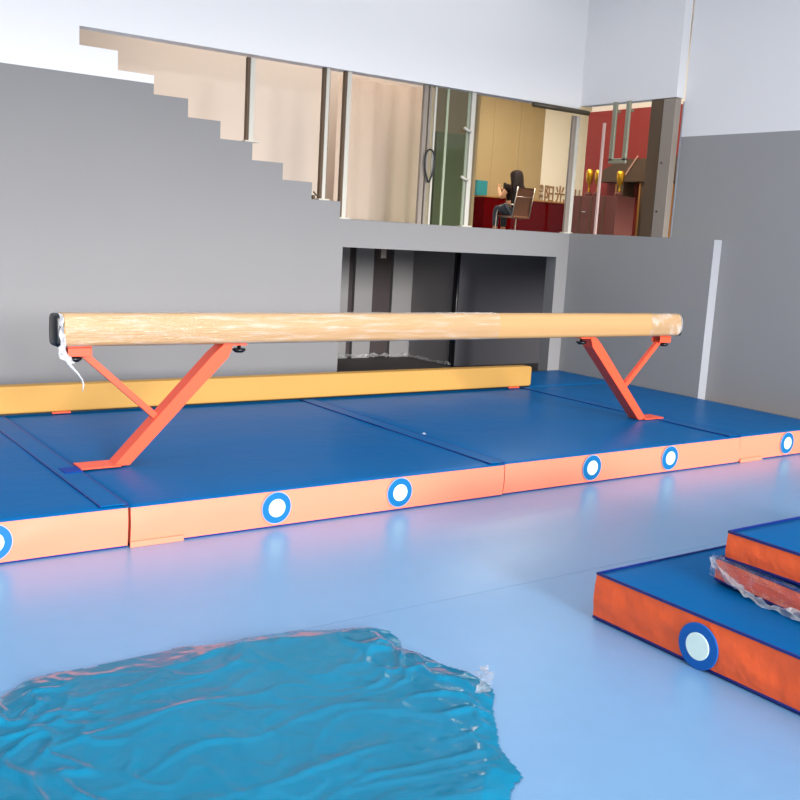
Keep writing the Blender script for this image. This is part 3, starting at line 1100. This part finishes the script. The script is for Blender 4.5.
for sx_ in (-1, 1):
    b = bmesh.new()
    tube(b, [(sx_ * 0.24, -0.075, SZ + 0.57), (sx_ * 0.24, -0.02, SZ + 0.28), (sx_ * 0.24, 0.03, SZ - 0.02), (sx_ * 0.24, 0.48, SZ - 0.03)], 0.013, 8)
    obj('frame_tube', b, M['chrome'], chair, True)
    b = bmesh.new()
    tube(b, [(sx_ * 0.25, 0.0, SZ + 0.22), (sx_ * 0.27, 0.22, SZ + 0.235), (sx_ * 0.28, 0.34, SZ + 0.19), (sx_ * 0.28, 0.42, SZ + 0.05), (sx_ * 0.28, 0.44, 0.013), (sx_ * 0.25, 0.1, 0.013), (sx_ * 0.25, -0.1, 0.013)], 0.014, 8)
    obj('armrest', b, M['chrome'], chair, True)
b = bmesh.new()
tube(b, [(-0.24, -0.04, SZ + 0.38), (0.24, -0.04, SZ + 0.38)], 0.008, 8)
obj('cross_bar', b, M['chrome'], chair, True)


# seated person
def skin_mesh(name, verts, edges, radii, mtl, parent=None, sub=2):
    me = bpy.data.meshes.new(name)
    me.from_pydata(verts, edges, [])
    o = bpy.data.objects.new(name, me)
    COL.objects.link(o)
    md = o.modifiers.new('skin', 'SKIN')
    md.use_smooth_shade = True
    for i, r in enumerate(radii):
        v = me.skin_vertices[0].data[i]
        v.radius = (r, r) if not isinstance(r, tuple) else r
        v.use_root = (i == 0)
    ss = o.modifiers.new('sub', 'SUBSURF')
    ss.levels = sub
    ss.render_levels = sub
    bpy.context.view_layer.update()
    dg = bpy.context.evaluated_depsgraph_get()
    me2 = bpy.data.meshes.new_from_object(o.evaluated_get(dg))
    bpy.data.objects.remove(o)
    me2.materials.clear()
    me2.materials.append(mtl)
    for p in me2.polygons:
        p.use_smooth = True
    o2 = bpy.data.objects.new(name, me2)
    COL.objects.link(o2)
    if parent:
        o2.parent = parent
    return o2


person = thing('person', 'person with long brown hair in dark top seated upstairs, holding a phone', 'person', (CX - 0.10, CY - 0.03, FZ), math.radians(4))
person.scale = (1.14, 1.06, 1.03)
hz = SZ + 0.12
V_ = [(0, 0.20, hz), (0, 0.18, hz + 0.18), (0, 0.15, hz + 0.36), (0, 0.15, hz + 0.47), (0, 0.17, hz + 0.56), (0, 0.19, hz + 0.67), (0, 0.20, hz + 0.74),
      (-0.17, 0.15, hz + 0.41), (-0.24, 0.24, hz + 0.20), (-0.12, 0.44, hz + 0.34), (-0.09, 0.50, hz + 0.42),
      (0.17, 0.15, hz + 0.41), (0.24, 0.22, hz + 0.20), (0.08, 0.44, hz + 0.28), (0.02, 0.50, hz + 0.36),
      (-0.09, 0.22, hz - 0.01), (-0.10, 0.50, hz + 0.01), (-0.10, 0.50, 0.10), (-0.10, 0.60, 0.04),
      (0.09, 0.22, hz - 0.01), (0.10, 0.50, hz + 0.01), (0.10, 0.50, 0.10), (0.10, 0.60, 0.04)]
E_ = [(0, 1), (1, 2), (2, 3), (3, 4), (4, 5), (5, 6), (2, 7), (7, 8), (8, 9), (9, 10), (2, 11), (11, 12), (12, 13), (13, 14), (0, 15), (15, 16), (16, 17), (17, 18), (0, 19), (19, 20), (20, 21), (21, 22)]
R_ = [(0.15, 0.11), (0.13, 0.09), (0.14, 0.10), 0.055, 0.055, 0.085, 0.065, 0.06, 0.042, 0.034, 0.022, 0.06, 0.042, 0.034, 0.022, 0.09, 0.065, 0.045, 0.035, 0.09, 0.065, 0.045, 0.035]
body = skin_mesh('body', V_, E_, R_, M['skin'], person)
shirt = skin_mesh('shirt', [(0, 0.20, hz + 0.0), (0, 0.18, hz + 0.18), (0, 0.15, hz + 0.36), (0, 0.15, hz + 0.43), (-0.17, 0.15, hz + 0.41), (-0.21, 0.19, hz + 0.30), (0.17, 0.15, hz + 0.41), (0.21, 0.19, hz + 0.30)],
                  [(0, 1), (1, 2), (2, 3), (2, 4), (4, 5), (2, 6), (6, 7)], [(0.155, 0.12), (0.145, 0.105), (0.155, 0.115), 0.07, 0.075, 0.058, 0.075, 0.058], M['shirt'], person)
jeans = skin_mesh('trousers', [(0, 0.19, hz + 0.07), (-0.09, 0.24, hz), (-0.10, 0.50, hz + 0.01), (-0.10, 0.50, 0.12), (0.09, 0.24, hz), (0.10, 0.50, hz + 0.01), (0.10, 0.50, 0.12)],
                  [(0, 1), (1, 2), (2, 3), (0, 4), (4, 5), (5, 6)], [(0.17, 0.13), 0.10, 0.075, 0.055, 0.10, 0.075, 0.055], M['jeans'], person)
hair = skin_mesh('hair', [(0, 0.165, hz + 0.74), (0, 0.14, hz + 0.66), (0, 0.10, hz + 0.52), (-0.01, 0.075, hz + 0.38), (-0.01, 0.08, hz + 0.27)],
                 [(0, 1), (1, 2), (2, 3), (3, 4)], [(0.10, 0.09), (0.135, 0.125), (0.14, 0.10), (0.16, 0.075), (0.11, 0.04)], M['hair'], person)
# fingers closed round the phone
for hx_, hz_, sg in ((-0.09, hz + 0.43, 1), (0.02, hz + 0.37, -1)):
    for q in range(4):
        b = bmesh.new()
        base = Vector((hx_, 0.51, hz_ + 0.018 * q - 0.02))
        tube(b, [base, base + Vector((0.02 * sg, 0.022, 0.002)), base + Vector((0.045 * sg, 0.02, 0.004)), base + Vector((0.055 * sg, 0.008, 0.004))], 0.008, 8, [0.010, 0.009, 0.008, 0.006])
        obj('finger', b, M['skin'], person, True)
    b = bmesh.new()
    base = Vector((hx_, 0.50, hz_ - 0.02))
    tube(b, [base, base + Vector((0.015 * sg, -0.02, 0.03)), base + Vector((0.035 * sg, -0.015, 0.05))], 0.010, 8, [0.013, 0.011, 0.008])
    obj('thumb', b, M['skin'], person, True)
ph = bx(-0.06, 0.02, 0.505, 0.515, hz + 0.38, hz + 0.54, 0.003)
o = obj('phone', ph, M['black'])
o.location = (CX, CY, FZ)
o.rotation_euler = (0, 0, math.radians(4))
tag(o, 'dark phone held up by the seated person upstairs', 'phone')
